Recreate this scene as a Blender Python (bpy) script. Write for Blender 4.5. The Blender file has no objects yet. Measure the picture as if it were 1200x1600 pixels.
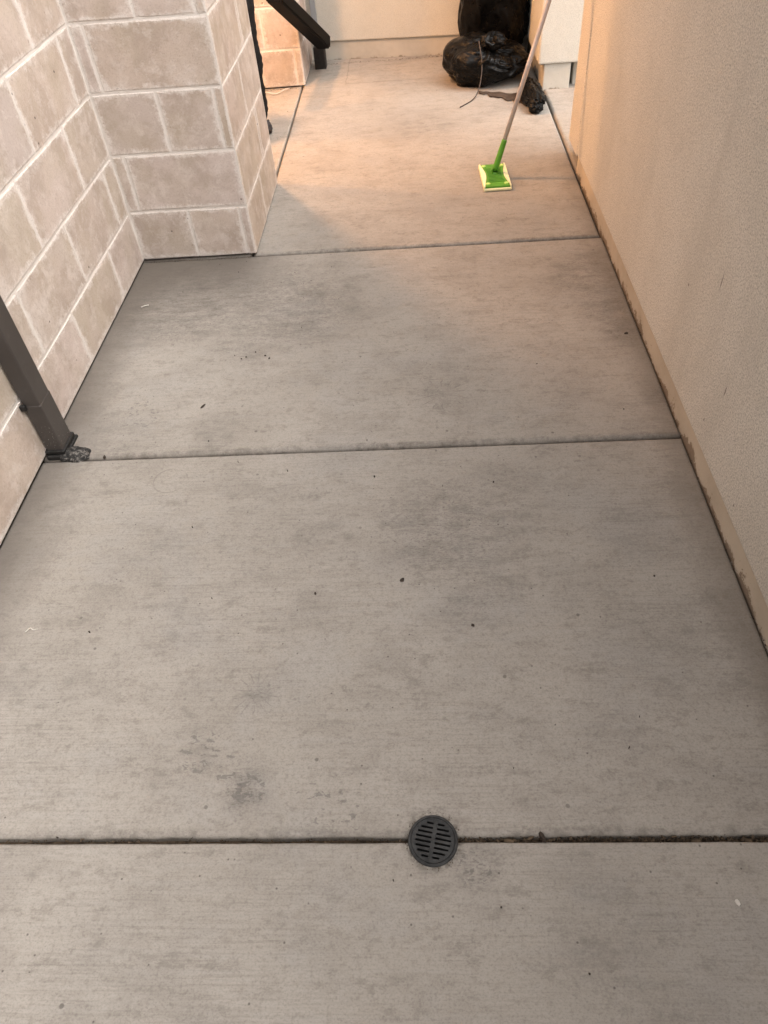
import bpy, bmesh, math, random
from mathutils import Vector, Matrix, noise, Euler
random.seed(7)
S = bpy.context.scene
COL = S.collection
# ------------------------------------------------------------------ camera
cd = bpy.data.cameras.new('camera'); cam = bpy.data.objects.new('camera', cd); COL.objects.link(cam)
R_ = Vector((0.99735, -0.03263, 0.0)); 
def cam_axes():
    p, r, y = 0.81384121, 0.09942915, 0.09181878
    f = Vector((0, math.cos(p), -math.sin(p))); rt = Vector((1, 0, 0)); dn = f.cross(rt)
    c, s = math.cos(r), math.sin(r)
    rt, dn = c*rt+s*dn, -s*rt+c*dn
    Z = Matrix.Rotation(y, 3, 'Z')
    return Z@rt, Z@dn, Z@f
rt, dn, fw = cam_axes()
m = Matrix.Identity(4)
for i in range(3):
    m[i][0], m[i][1], m[i][2] = rt[i], -dn[i], -fw[i]
m.translation = (0, 0, 1.355)
cam.matrix_world = m
cd.sensor_fit = 'VERTICAL'; cd.sensor_height = 24; cd.sensor_width = 18
cd.lens = 24*1127.27/1600
cd.clip_start = 0.02; cd.clip_end = 500
S.camera = cam
# ------------------------------------------------------------------ light
SUN_EL, SUN_AZ = math.radians(56), math.radians(112)      # azimuth from +Y towards +X
W = bpy.data.worlds.new('World'); S.world = W; W.use_nodes = True
wn = W.node_tree.nodes; wl = W.node_tree.links
sky = wn.new('ShaderNodeTexSky'); sky.sky_type = 'NISHITA'; sky.sun_disc = False
sky.sun_elevation = SUN_EL; sky.sun_rotation = SUN_AZ
sky.air_density = 1.0; sky.dust_density = 6.0; sky.ozone_density = 0.4
hs = wn.new('ShaderNodeHueSaturation'); hs.inputs['Saturation'].default_value = 0.18
wl.new(sky.outputs[0], hs.inputs['Color'])
wl.new(hs.outputs[0], wn['Background'].inputs['Color'])
wn['Background'].inputs['Strength'].default_value = 0.13
sl = bpy.data.lights.new('sun', 'SUN'); so = bpy.data.objects.new('sun', sl); COL.objects.link(so)
sl.energy = 0.90; sl.angle = math.radians(95); sl.color = (1.0, 0.975, 0.955)
sd = Vector((math.sin(SUN_AZ)*math.cos(SUN_EL), math.cos(SUN_AZ)*math.cos(SUN_EL), math.sin(SUN_EL)))
so.rotation_euler = sd.to_track_quat('Z', 'Y').to_euler()
vs = S.view_settings
vs.view_transform = 'Standard'; vs.look = 'None'; vs.gamma = 1; vs.use_curve_mapping = False
vs.exposure = 1.25
LAMP_A, LAMP_B = 86.0, 44.0

# ------------------------------------------------------------------ node helpers
class NT:
    def __init__(s, name, rough=0.9, spec=0.3):
        s.m = bpy.data.materials.new(name); s.m.use_nodes = True
        s.t = s.m.node_tree; s.b = s.t.nodes['Principled BSDF']
        s.b.inputs['Roughness'].default_value = rough
        s.b.inputs['Specular IOR Level'].default_value = spec
        s._tc = None
    def put(s, sock, v):
        if isinstance(v, bpy.types.NodeSocket): s.t.links.new(v, sock)
        else:
            if hasattr(sock.default_value, '__len__') and isinstance(v, (tuple, list)) and len(v) == 3 and len(sock.default_value) == 4: v = (*v, 1)
            sock.default_value = v
    def tc(s, o='Object'):
        if s._tc is None: s._tc = s.t.nodes.new('ShaderNodeTexCoord')
        return s._tc.outputs[o]
    def math(s, op, a, b=0.0, clamp=False):
        n = s.t.nodes.new('ShaderNodeMath'); n.operation = op; n.use_clamp = clamp
        s.put(n.inputs[0], a); s.put(n.inputs[1], b); return n.outputs[0]
    def mul(s, a, b): return s.math('MULTIPLY', a, b)
    def add(s, a, b): return s.math('ADD', a, b)
    def mx(s, a, b): return s.math('MAXIMUM', a, b)
    def rng(s, v, a, b, c=0.0, d=1.0):
        n = s.t.nodes.new('ShaderNodeMapRange'); n.interpolation_type = 'SMOOTHSTEP'
        s.put(n.inputs[0], v); n.inputs[1].default_value = a; n.inputs[2].default_value = b
        n.inputs[3].default_value = c; n.inputs[4].default_value = d; return n.outputs[0]
    def mix(s, f, a, b, mode='MIX'):
        n = s.t.nodes.new('ShaderNodeMix'); n.data_type = 'RGBA'; n.blend_type = mode
        s.put(n.inputs[0], f); s.put(n.inputs[6], a); s.put(n.inputs[7], b); return n.outputs[2]
    def scl(s, vec, sc, off=(0, 0, 0), rot=(0, 0, 0)):
        n = s.t.nodes.new('ShaderNodeMapping'); s.put(n.inputs[0], vec)
        n.inputs[1].default_value = off; n.inputs[2].default_value = rot; n.inputs[3].default_value = sc; return n.outputs[0]
    def noise(s, vec, scale, detail=4, rough=0.55, dist=0.0):
        n = s.t.nodes.new('ShaderNodeTexNoise'); s.put(n.inputs['Vector'], vec)
        n.inputs['Scale'].default_value = scale; n.inputs['Detail'].default_value = detail
        n.inputs['Roughness'].default_value = rough; n.inputs['Distortion'].default_value = dist; return n.outputs['Fac']
    def vor(s, vec, scale, feature='F1'):
        n = s.t.nodes.new('ShaderNodeTexVoronoi'); n.feature = feature; s.put(n.inputs['Vector'], vec)
        n.inputs['Scale'].default_value = scale; return n
    def sep(s, vec):
        n = s.t.nodes.new('ShaderNodeSeparateXYZ'); s.put(n.inputs[0], vec); return n.outputs
    def dist(s, vec, p):
        n = s.t.nodes.new('ShaderNodeVectorMath'); n.operation = 'DISTANCE'; s.put(n.inputs[0], vec); n.inputs[1].default_value = p
        return n.outputs['Value']
    def attr(s, name):
        n = s.t.nodes.new('ShaderNodeAttribute'); n.attribute_name = name; return n.outputs['Fac']
    def rand(s):
        return s.t.nodes.new('ShaderNodeObjectInfo').outputs['Random']
    def bump(s, h, strength, dist=0.002, prev=None):
        n = s.t.nodes.new('ShaderNodeBump'); n.inputs['Strength'].default_value = strength
        n.inputs['Distance'].default_value = dist; s.put(n.inputs['Height'], h)
        if prev is not None: s.put(n.inputs['Normal'], prev)
        return n.outputs[0]
    def out(s, color=None, normal=None, rough=None):
        if color is not None: s.put(s.b.inputs['Base Color'], color)
        if normal is not None: s.put(s.b.inputs['Normal'], normal)
        if rough is not None: s.put(s.b.inputs['Roughness'], rough)
        return s.m
def world_pos(t):
    return t.t.nodes.new('ShaderNodeNewGeometry').outputs['Position']

JOINTS = (0.461, 1.522, 2.690)
def concrete():
    t = NT('concrete', 0.82, 0.25); P = t.tc()
    x, y, z = t.sep(P)
    big = t.noise(P, 1.3, 3, 0.5, 0.6); med = t.noise(t.scl(P, (1, 1.5, 1)), 5.5, 10, 0.72, 0.15)
    fine = t.noise(P, 90, 3, 0.6)
    streak = t.noise(t.scl(P, (3.5, 110, 1)), 2.0, 5, 0.7, 0.15); streak2 = t.noise(t.scl(P, (1.3, 22, 1)), 2.2, 4, 0.65)
    c = t.mix(t.rng(big, 0.3, 0.7), (0.296, 0.266, 0.230), (0.340, 0.309, 0.272))
    c = t.mix(t.mul(t.rng(med, 0.46, 0.62), 0.28), c, (0.170, 0.149, 0.129))
    c = t.mix(t.mul(t.rng(t.noise(t.scl(P, (1, 2.0, 1), (2, 5, 0)), 14, 9, 0.78, 0.1), 0.52, 0.62), 0.38), c, (0.150, 0.130, 0.112))
    c = t.mix(t.mul(t.rng(t.noise(t.scl(P, (1, 1, 1), (4, 7, 0)), 3.1, 10, 0.72, 0.2), 0.50, 0.62), 0.42), c, (0.305, 0.284, 0.260))
    c = t.mix(t.mul(t.mul(t.rng(streak, 0.44, 0.70), t.rng(t.noise(P, 2.6, 4, 0.6), 0.35, 0.65, 0.25, 1.0)), 0.42), c, (0.158, 0.139, 0.120))
    c = t.mix(t.mul(t.rng(streak2, 0.50, 0.70), 0.30), c, (0.315, 0.292, 0.265))
    c = t.mix(t.mul(t.rng(fine, 0.5, 0.72), 0.34), c, (0.150, 0.132, 0.114))
    grain = t.noise(t.scl(P, (0.8, 1, 1)), 300, 3, 0.8)
    c = t.mix(t.mul(t.rng(grain, 0.48, 0.66), 0.36), c, (0.130, 0.114, 0.099))
    c = t.mix(t.mul(t.rng(grain, 0.46, 0.32), 0.25), c, (0.36, 0.335, 0.31))
    # smoky smudges, each where it lies on the paving
    smn = t.rng(t.noise(t.scl(P, (7, 16, 1)), 1.6, 12, 0.84, 0.1), 0.38, 0.70)
    dirt = None
    for sx, sy, r, k in ((-0.40, 2.21, 0.24, .75), (0.045, 1.20, 0.30, .62), (0.12, 1.0, 0.2, .42), (-0.37, 0.556, 0.075, .75), (-0.487, 0.62, 0.13, .30),
                         (0.05, 1.74, 0.10, .38), (0.65, 2.19, 0.19, .75), (0.70, 1.70, 0.10, .9), (0.06, 0.415, 0.07, .65), (-0.62, 2.05, 0.22, .45),
                         (-0.80, 2.35, 0.20, .35), (0.30, 1.0, 0.12, .30), (-0.33, 1.25, 0.28, .28), (-0.85, 0.80, 0.25, .26), (0.45, 0.85, 0.22, .26),
                         (-0.55, 0.28, 0.2, .25), (0.30, 0.28, 0.2, .28), (0.05, 3.95, 0.35, .40), (0.45, 4.20, 0.22, .35), (-0.25, 2.9, 0.3, .2), (0.40, 2.78, 0.2, .3),
                         (-0.9, 1.6, 0.2, .35), (-0.62, 1.62, 0.12, .35), (0.2, 2.5, 0.22, .3), (-0.88, 2.40, 0.46, 1.0), (-0.50, 2.30, 0.44, .75), (0.64, 2.40, 0.30, .8), (0.67, 2.05, 0.16, .8), (-0.375, 0.76, 0.05, .5), (-0.30, 0.95, 0.10, .25), (0.20, 1.30, 0.25, .4), (-0.013, 0.455, 0.085, .5), (-0.7, 1.15, 0.2, .35), (0.5, 1.2, 0.18, .3), (0.02, 1.76, 0.06, .6), (-0.62, 0.95, 0.15, .3), (0.35, 0.7, 0.12, .3)):
        d = t.mul(t.rng(t.dist(P, (sx, sy, 0)), r, r*0.15), k)
        dirt = d if dirt is None else t.mx(dirt, d)
    c = t.mix(t.mul(dirt, 0.10), c, (0.115, 0.103, 0.092))
    c = t.mix(t.mul(t.mul(dirt, smn), 0.85), c, (0.088, 0.078, 0.070))
    # rough blackish flecks inside the smudges
    fl = t.mul(t.rng(t.noise(t.scl(P, (60, 140, 1)), 1.5, 4, 0.8), 0.52, 0.64), t.rng(dirt, 0.2, 0.6))
    c = t.mix(t.mul(fl, 0.55), c, (0.075, 0.066, 0.059))
    # crisp dried splashes in three places
    spl = t.mx(t.mx(t.mx(t.rng(t.dist(P, (-0.365, 0.552, 0)), 0.060, 0.025), t.mul(t.mx(t.rng(t.dist(P, (-0.47, 0.625, 0)), 0.10, 0.03), t.rng(t.dist(P, (-0.42, 0.60, 0)), 0.06, 0.02)), 0.93)), t.mul(t.rng(t.dist(P, (-0.20, 0.520, 0)), 0.15, 0.05), 0.80)), t.mx(t.mul(t.rng(t.dist(P, (0.06, 0.41, 0)), 0.07, 0.03), 0.85), t.mul(t.rng(t.dist(P, (-0.86, 1.72, 0)), 0.14, 0.05), 0.86)))
    sn = t.add(t.noise(t.scl(P, (1, 1.7, 1)), 46, 4, 0.6, 0.6), t.mul(t.math('SUBTRACT', spl, 1.0), 0.45))
    c = t.mix(t.mul(t.rng(sn, 0.515, 0.535), 0.52), c, (0.105, 0.096, 0.090))
    ringd = t.mul(t.rng(t.dist(P, (-0.013, 0.458, 0)), 0.062, 0.046), t.rng(t.noise(P, 70, 4, 0.7), 0.38, 0.62))
    c = t.mix(t.mul(ringd, 0.65), c, (0.10, 0.085, 0.07))
    # dirt kept in the tooled joints and along the right wall foot
    jn = t.noise(P, 40, 6, 0.75); jn2 = t.noise(P, 4.5, 4, 0.6)
    for j in JOINTS:
        d = t.math('ABSOLUTE', t.math('SUBTRACT', y, j+0.008))
        c = t.mix(t.mul(t.mul(t.rng(d, 0.017, 0.004), t.rng(jn2, 0.35, 0.65, 0.25, 1.0)), t.rng(jn, 0.34, 0.70, 0.04, 0.75)), c, (0.085, 0.071, 0.058))
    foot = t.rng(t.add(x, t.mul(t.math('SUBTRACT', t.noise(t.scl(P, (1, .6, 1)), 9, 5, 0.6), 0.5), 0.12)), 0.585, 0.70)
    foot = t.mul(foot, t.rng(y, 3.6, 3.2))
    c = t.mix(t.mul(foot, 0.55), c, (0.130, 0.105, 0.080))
    wall_dirt_shade = t.rng(t.add(x, t.mul(t.math('SUBTRACT', t.noise(P, 8, 5, 0.6), 0.5), 0.12)), -0.92, -1.10)  # left wall foot: some dirt, deepened with painted contact shade
    c = t.mix(t.mul(wall_dirt_shade, 0.78), c, (0.11, 0.094, 0.08))
    pier_shade = t.mul(t.rng(t.add(y, t.mul(t.math('SUBTRACT', t.noise(P, 7, 5, 0.6), 0.5), 0.22)), 2.22, 2.66), t.mul(t.rng(y, 2.70, 2.69), t.rng(x, -0.42, -0.75)))  # shade in front of the near pier, painted into the slab colour
    c = t.mix(t.mul(pier_shade, 0.88), c, (0.11, 0.094, 0.08))
    # a faint ring left by a pot and a few drips
    rd = t.math('ABSOLUTE', t.math('SUBTRACT', t.dist(P, (-0.714, 1.42, 0)), 0.047))
    c = t.mix(t.mul(t.rng(rd, 0.0035, 0.0008), t.rng(t.noise(P, 14, 2), 0.4, 0.6, 0.05, 0.5)), c, (0.16, 0.14, 0.12))
    v = t.vor(t.scl(P, (1, 1, 0)), 34); vc = t.sep(v.outputs['Color'])
    c = t.mix(t.mul(t.mul(t.rng(v.outputs['Distance'], 0.17, 0.10), t.rng(t.add(vc[0], t.mul(big, 0.16)), 1.015, 1.02)), t.rng(vc[1], 0, 1, 0.15, 0.75)), c, (0.10, 0.088, 0.078))
    v2 = t.vor(t.scl(P, (1, 1, 0), (3.3, 1.7, 0)), 85); vc2 = t.sep(v2.outputs['Color'])
    c = t.mix(t.mul(t.mul(t.rng(v2.outputs['Distance'], 0.22, 0.1), t.rng(t.add(vc2[0], t.mul(big, 0.14)), 1.03, 1.035)), 0.7), c, (0.06, 0.05, 0.045))
    v3 = t.vor(t.scl(P, (1, 1.6, 0), (9.3, 5.7, 0)), 17); vc3 = t.sep(v3.outputs['Color'])
    c = t.mix(t.mul(t.mul(t.rng(t.add(v3.outputs['Distance'], t.mul(t.noise(P, 60, 2), 0.12)), 0.30, 0.14), t.rng(vc3[0], 0.88, 0.9)), 0.30), c, (0.16, 0.14, 0.122))
    # scuffs: fans of short strokes left by a trowel or shoe
    for sx, sy, R, k in ((-0.378, 0.760, 0.060, .40), (0.050, 1.750, 0.085, .45), (-0.86, 0.60, 0.06, .28), (-0.26, 1.33, 0.05, .30), (0.28, 2.28, 0.07, .25)):
        dx = t.math('SUBTRACT', x, sx); dy = t.math('SUBTRACT', y, sy)
        an = t.math('ABSOLUTE', t.math('SINE', t.add(t.mul(t.math('ARCTAN2', dy, dx), 7.0), t.mul(t.noise(P, 22, 3), 3.0))))
        rr = t.dist(P, (sx, sy, 0)); fan = t.mul(t.rng(rr, R, R*0.75), t.rng(rr, R*0.35, R*0.55))
        fan = t.mul(t.mul(t.rng(an, 0.30, 0.05), fan), t.rng(t.noise(P, 11, 3), 0.40, 0.56))
        c = t.mix(t.mul(fan, k), c, (0.125, 0.110, 0.096))
    # long faint wheel scuffs crossing the slabs at a slant
    for a0, b0, cc, w in ((0.62, 1.0, 0.46, 0.010), (0.50, 1.0, 0.72, 0.006), (-0.9, 1.0, 2.62, 0.006)):
        ln = t.math('ABSOLUTE', t.add(t.add(t.mul(x, -a0), t.mul(y, b0)), t.add(t.mul(t.noise(P, 2.2, 3), 0.12), -cc-0.9)))
        c = t.mix(t.mul(t.mul(t.rng(ln, w, w*0.2), t.rng(t.noise(P, 3.7, 5, 0.7), 0.52, 0.68)), 0.38), c, (0.135, 0.118, 0.102))
    # hairline crack round the old patch by the back wall
    wob = t.mul(t.math('SUBTRACT', t.noise(P, 12, 4), 0.5), 0.03)
    cr = t.mul(t.rng(t.math('ABSOLUTE', t.add(t.math('SUBTRACT', y, 4.735), wob)), 0.010, 0.002), t.mul(t.rng(x, -0.43, -0.40), t.rng(x, 0.10, -0.05)))
    cr2 = t.mul(t.rng(t.math('ABSOLUTE', t.add(t.math('SUBTRACT', x, -0.41), wob)), 0.006, 0.001), t.rng(y, 4.70, 4.74))
    c = t.mix(t.mul(t.mx(cr, cr2), 0.35), c, (0.12, 0.10, 0.085))
    h = t.add(t.mul(streak, 0.8), t.add(t.mul(fine, 0.4), t.mul(grain, 0.5)))
    nb = t.bump(h, 0.30, 0.0012); nb = t.bump(t.noise(P, 7, 5, 0.6), 0.25, 0.006, nb)
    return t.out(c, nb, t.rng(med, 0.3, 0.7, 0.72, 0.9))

def block_mat():
    t = NT('slump_block', 0.92, 0.2); P = t.tc(); r = t.rand(); e = t.attr('edge')
    off = t.t.nodes.new('ShaderNodeVectorMath'); off.operation = 'ADD'; t.put(off.inputs[0], P)
    cx = t.t.nodes.new('ShaderNodeCombineXYZ'); t.put(cx.inputs[0], t.mul(r, 37.0)); t.put(cx.inputs[1], t.mul(r, 91.0)); t.put(off.inputs[1], cx.outputs[0])
    Q = off.outputs[0]
    n = t.t.nodes.new('ShaderNodeValToRGB'); t.put(n.inputs[0], r); cr = n.color_ramp
    cr.interpolation = 'LINEAR'
    cr.elements[0].position = 0; cr.elements[0].color = (0.560, 0.474, 0.430, 1)
    cr.elements[1].position = 1; cr.elements[1].color = (0.570, 0.505, 0.468, 1)
    for p, k in ((0.3, (0.540, 0.446, 0.378)), (0.55, (0.495, 0.420, 0.378)), (0.8, (0.530, 0.448, 0.372))):
        el = cr.elements.new(p); el.color = (*k, 1)
    c = n.outputs[0]
    cloud = t.noise(Q, 9, 7, 0.66, 0.3)
    c = t.mix(t.mul(t.rng(cloud, 0.42, 0.64), 0.55), c, (0.365, 0.292, 0.238))
    fl = t.noise(t.scl(Q, (1, 1, 1), (5, 2, 9)), 15, 8, 0.72, 0.25)
    c = t.mix(t.mul(t.rng(fl, 0.47, 0.66), 0.55), c, (0.68, 0.61, 0.56))
    c = t.mix(t.mul(t.rng(t.noise(Q, 5, 3, 0.5), 0.45, 0.65), 0.22), c, (0.45, 0.385, 0.27))
    # whitish lime bloom eating in from the edges
    ef = t.add(e, t.mul(t.math('SUBTRACT', t.noise(Q, 30, 8, 0.80), 0.5), 3.0))
    c = t.mix(t.mul(t.rng(ef, 0.72, 0.12), 0.80), c, (0.71, 0.655, 0.61))
    dk = t.mul(t.rng(t.noise(Q, 75, 4, 0.7), 0.60, 0.72), t.rng(t.math('ABSOLUTE', t.math('SUBTRACT', e, 0.55)), 0.5, 0.05))
    c = t.mix(t.mul(dk, 0.55), c, (0.20, 0.16, 0.13))
    g = t.noise(Q, 170, 3, 0.75)
    c = t.mix(t.mul(t.rng(g, 0.48, 0.68), 0.34), c, (0.33, 0.265, 0.22))
    v = t.vor(Q, 26); vc = t.sep(v.outputs['Color'])
    c = t.mix(t.mul(t.rng(v.outputs['Distance'], 0.13, 0.04), t.rng(vc[0], 0.91, 0.92)), c, (0.06, 0.05, 0.045))
    nb = t.bump(t.add(t.mul(fl, 0.8), t.mul(g, 0.6)), 0.75, 0.003)
    return t.out(c, nb)
def mortar_mat():
    t = NT('mortar', 0.95, 0.2); P = t.tc()
    c = t.mix(t.rng(t.noise(P, 14, 6, 0.65), 0.35, 0.7), (0.72, 0.67, 0.62), (0.62, 0.565, 0.515))
    c = t.mix(t.mul(t.rng(t.noise(P, 70, 4, 0.7), 0.58, 0.74), 0.5), c, (0.33, 0.28, 0.24))
    return t.out(c, t.bump(t.noise(P, 110, 4, 0.6), 0.6, 0.003))
def stucco_mat(name, a, b, grain=1.0, marks=()):
    t = NT(name, 0.93, 0.2); P = t.tc()
    c = t.mix(t.rng(t.noise(P, 1.6, 4, 0.6, 0.5), 0.3, 0.7), a, b)
    g = t.noise(P, 235, 3, 0.8); g2 = t.noise(P, 90, 6, 0.75)
    c = t.mix(t.mul(t.rng(g, 0.49, 0.61), 0.85*grain), c, tuple(k*0.55 for k in a))
    c = t.mix(t.mul(t.rng(g, 0.44, 0.34), 0.5*grain), c, tuple(min(1, k*1.3) for k in b))
    c = t.mix(t.mul(t.rng(g2, 0.5, 0.75), 0.25*grain), c, tuple(min(1, k*1.25) for k in b))
    st = t.noise(t.scl(P, (3, 3, 0.5)), 1.5, 5, 0.6)
    c = t.mix(t.mul(t.rng(st, 0.48, 0.72), 0.32), c, tuple(k*0.72 for k in a))
    c = t.mix(t.mul(t.rng(t.noise(P, 6, 8, 0.7, 0.3), 0.50, 0.66), 0.20), c, tuple(k*0.75 for k in a))
    # scattered scuffs and pits
    v = t.vor(t.scl(P, (1, 1, .35)), 7); vc = t.sep(v.outputs['Color'])
    c = t.mix(t.mul(t.mul(t.rng(v.outputs['Distance'], 0.075, 0.03), t.rng(vc[0], 0.80, 0.81)), 0.55), c, (0.13, 0.10, 0.075))
    for (sy, sz, lean, ln, wd) in marks:               # scratches and knocks, each where it is
        Q = t.scl(t.scl(P, (0, 1, 1), (0, -sy, -sz)), (1, 1/wd, 1/ln), (0, 0, 0), (lean, 0, 0))
        c = t.mix(t.mul(t.rng(t.add(t.dist(Q, (0, 0, 0)), t.mul(t.noise(P, 120, 3), 0.8)), 1.3, 0.7), 0.75), c, (0.10, 0.075, 0.055))
    nb = t.bump(t.add(g, t.mul(g2, 1.2)), 0.9*grain, 0.004)
    return t.out(c, nb)
def base_mat():
    t = NT('painted_base', 0.85, 0.25); P = t.tc(); x, y, z = t.sep(P)
    c = t.mix(t.rng(t.noise(P, 6, 5, 0.6), 0.35, 0.7), (0.500, 0.435, 0.350), (0.425, 0.365, 0.290))
    n = t.noise(t.scl(P, (1, .6, .8)), 13, 8, 0.78, 0.4)
    lim = t.add(z, t.mul(t.math('SUBTRACT', n, 0.53), -0.24))
    c = t.mix(t.mul(t.rng(lim, 0.017, 0.009), 0.85), c, (0.185, 0.135, 0.095))
    c = t.mix(t.mul(t.rng(t.noise(P, 60, 3, 0.7), 0.66, 0.72), 0.6), c, (0.17, 0.12, 0.085))
    return t.out(c, t.bump(t.noise(P, 90, 4, 0.6), 0.35, 0.003))
def back_base_mat():
    t = NT('grey_base', 0.85, 0.25); P = t.tc(); x, y, z = t.sep(P)
    c = t.mix(t.rng(t.noise(P, 7, 5, 0.6), 0.35, 0.7), (0.52, 0.49, 0.43), (0.44, 0.41, 0.355))
    n = t.noise(P, 18, 6, 0.72)
    c = t.mix(t.mul(t.rng(t.add(z, t.mul(t.math('SUBTRACT', n, 0.6), -0.10)), 0.022, 0.008), 0.8), c, (0.17, 0.135, 0.10))
    c = t.mix(t.mul(t.rng(t.noise(P, 70, 3, 0.7), 0.64, 0.72), 0.5), c, (0.16, 0.14, 0.12))
    return t.out(c, t.bump(t.noise(P, 90, 4, 0.6), 0.35, 0.003))
def simple(name, col, rough=0.6, spec=0.4, var=0.15, nscale=20, bump=0.0, metal=0.0, bscale=None):
    t = NT(name, rough, spec); P = t.tc(); t.b.inputs['Metallic'].default_value = metal
    c = t.mix(t.rng(t.noise(P, nscale, 5, 0.6), 0.3, 0.7), tuple(k*(1-var) for k in col), tuple(min(1, k*(1+var)) for k in col))
    nb = t.bump(t.noise(P, bscale or nscale*3, 5, 0.6), bump, 0.004) if bump else None
    return t.out(c, nb)
def bag_mat():
    t = NT('black_plastic', 0.4, 0.16); P = t.tc()
    c = t.mix(t.rng(t.noise(P, 9, 5, 0.6), 0.45, 0.75), (0.0022, 0.0021, 0.0020), (0.0055, 0.0048, 0.0042))
    w = t.math('ABSOLUTE', t.math('SUBTRACT', t.noise(P, 17, 3, 0.5, 0.8), 0.5))
    w2 = t.math('ABSOLUTE', t.math('SUBTRACT', t.noise(P, 46, 3, 0.5, 0.6), 0.5))
    nb = t.bump(t.add(t.mul(w, 1.0), t.mul(w2, 0.12)), 0.20, 0.03)
    return t.out(c, nb, t.rng(t.noise(P, 30, 4), 0.35, 0.7, 0.26, 0.48))
def soil_mat():
    t = NT('joint_dirt', 1.0, 0.1); P = t.tc()
    c = t.mix(t.rng(t.noise(P, 60, 5, 0.7), 0.35, 0.7), (0.045, 0.034, 0.025), (0.135, 0.098, 0.066))
    return t.out(c, t.bump(t.noise(P, 140, 4, 0.7), 0.9, 0.006))
def patch_mat():
    t = NT('sealant', 0.8, 0.3); P = t.tc()
    c = t.mix(t.rng(t.noise(P, 110, 4, 0.7, 0.5), 0.46, 0.68), (0.018, 0.017, 0.016), (0.17, 0.155, 0.14))
    return t.out(c, t.bump(t.noise(P, 90, 5, 0.7), 0.9, 0.006))
def spout_mat():
    t = NT('bronze_paint', 0.45, 0.4); P = t.tc(); x, y, z = t.sep(P)
    c = t.mix(t.rng(t.noise(P, 6, 4, 0.6), 0.3, 0.7), (0.047, 0.040, 0.036), (0.060, 0.052, 0.047))
    sp = t.mul(t.rng(t.noise(P, 220, 2, 0.6), 0.66, 0.70), t.rng(z, 0.16, 0.03))
    c = t.mix(t.mul(sp, 0.7), c, (0.45, 0.43, 0.40))
    c = t.mix(t.mul(t.rng(t.noise(P, 40, 4, .6), .55, .75), .25), c, (0.09, 0.08, 0.072))
    return t.out(c, t.bump(t.noise(P, 14, 3), 0.1, 0.004))
MARKS = ((1.55, 0.45, 0.25, 0.035, 0.0035), (1.365, 0.274, 0.2, 0.026, 0.004), (1.422, 0.144, 0.0, 0.006, 0.004), (1.736, 0.337, 0.0, 0.006, 0.005), (1.155, 0.111, 0.0, 0.005, 0.004))
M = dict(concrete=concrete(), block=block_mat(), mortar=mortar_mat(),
         stucco=stucco_mat('stucco_tan', (0.660, 0.610, 0.535), (0.720, 0.675, 0.605), 1.0, MARKS),
         stucco2=stucco_mat('stucco_cream', (0.590, 0.565, 0.500), (0.630, 0.605, 0.540), 0.45),
         base=base_mat(), base2=back_base_mat(), bag=bag_mat(), soil=soil_mat(), patch=patch_mat(), spout=spout_mat(),
         blackmetal=simple('black_metal', (0.0025, 0.0024, 0.0024), 0.65, 0.10, 0.2, 12, 0.05),
         rubber=simple('black_boot', (0.013, 0.012, 0.011), 0.6, 0.4, 0.3, 60, 0.7, 0, 90),
         cloth=simple('black_cloth', (0.0085, 0.008, 0.008), 0.85, 0.2, 0.3, 30, 0.5, 0, 60),
         greytip=simple('grey_cloth', (0.05, 0.045, 0.045), 0.85, 0.2, 0.3, 30, 0.5, 0, 60),
         drain=simple('grate_plastic', (0.024, 0.0235, 0.023), 0.62, 0.35, 0.55, 60, 0.25, 0, 150),
         void=simple('pipe_dark', (0.004, 0.004, 0.004), 0.9, 0.1),
         trim=simple('grey_trim', (0.27, 0.285, 0.30), 0.5, 0.4, 0.06, 10),
         green=simple('green_plastic', (0.085, 0.275, 0.022), 0.42, 0.45, 0.10, 30, 0.05),
         lime=simple('lime_plastic', (0.45, 0.68, 0.17), 0.45, 0.4, 0.10, 30),
         pad=simple('pale_pad', (0.80, 0.76, 0.48), 0.95, 0.1, 0.06, 40, 0.4, 0, 200),
         pole=simple('grey_pole', (0.50, 0.45, 0.435), 0.45, 0.4, 0.06, 14),
         chip=simple('dark_chip', (0.045, 0.034, 0.026), 0.85, 0.2, 0.3, 80, 0.5),
         brownflap=simple('brown_flap', (0.060, 0.043, 0.032), 0.6, 0.3, 0.3, 30, 0.5),
         strap=simple('strap', (0.055, 0.040, 0.032), 0.5, 0.3, 0.2, 30),
         white=simple('pale_scrap', (0.55, 0.51, 0.46), 0.8, 0.2, 0.1, 80),
         leafb=simple('dry_leaf', (0.085, 0.060, 0.038), 0.8, 0.2, 0.3, 60, 0.4),
         roofm=simple('soffit_paint', (0.5, 0.45, 0.38), 0.9, 0.2, 0.05, 6))

# ------------------------------------------------------------------ object helpers
def link(name, me, mat=None, parent=None, loc=None, rot=None):
    o = bpy.data.objects.new(name, me); COL.objects.link(o)
    if mat and me and not me.materials: me.materials.append(mat)
    if loc is not None: o.location = loc
    if rot is not None: o.rotation_euler = rot
    if parent: o.parent = parent
    return o
def thing(name, label, cat, loc=(0, 0, 0), group=None):
    o = bpy.data.objects.new(name, None); COL.objects.link(o); o.location = loc
    o.empty_display_size = 0.05
    return tag(o, label, cat, group)
def tag(o, label=None, cat=None, group=None, kind=None):
    if label: o['label'] = label
    if cat: o['category'] = cat
    if group: o['group'] = group
    if kind: o['kind'] = kind
    return o
def bm_mesh(name, bm, smooth=False):
    me = bpy.data.meshes.new(name)
    bmesh.ops.recalc_face_normals(bm, faces=bm.faces)
    bm.to_mesh(me); bm.free()
    if smooth:
        for p in me.polygons: p.use_smooth = True
    return me
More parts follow.
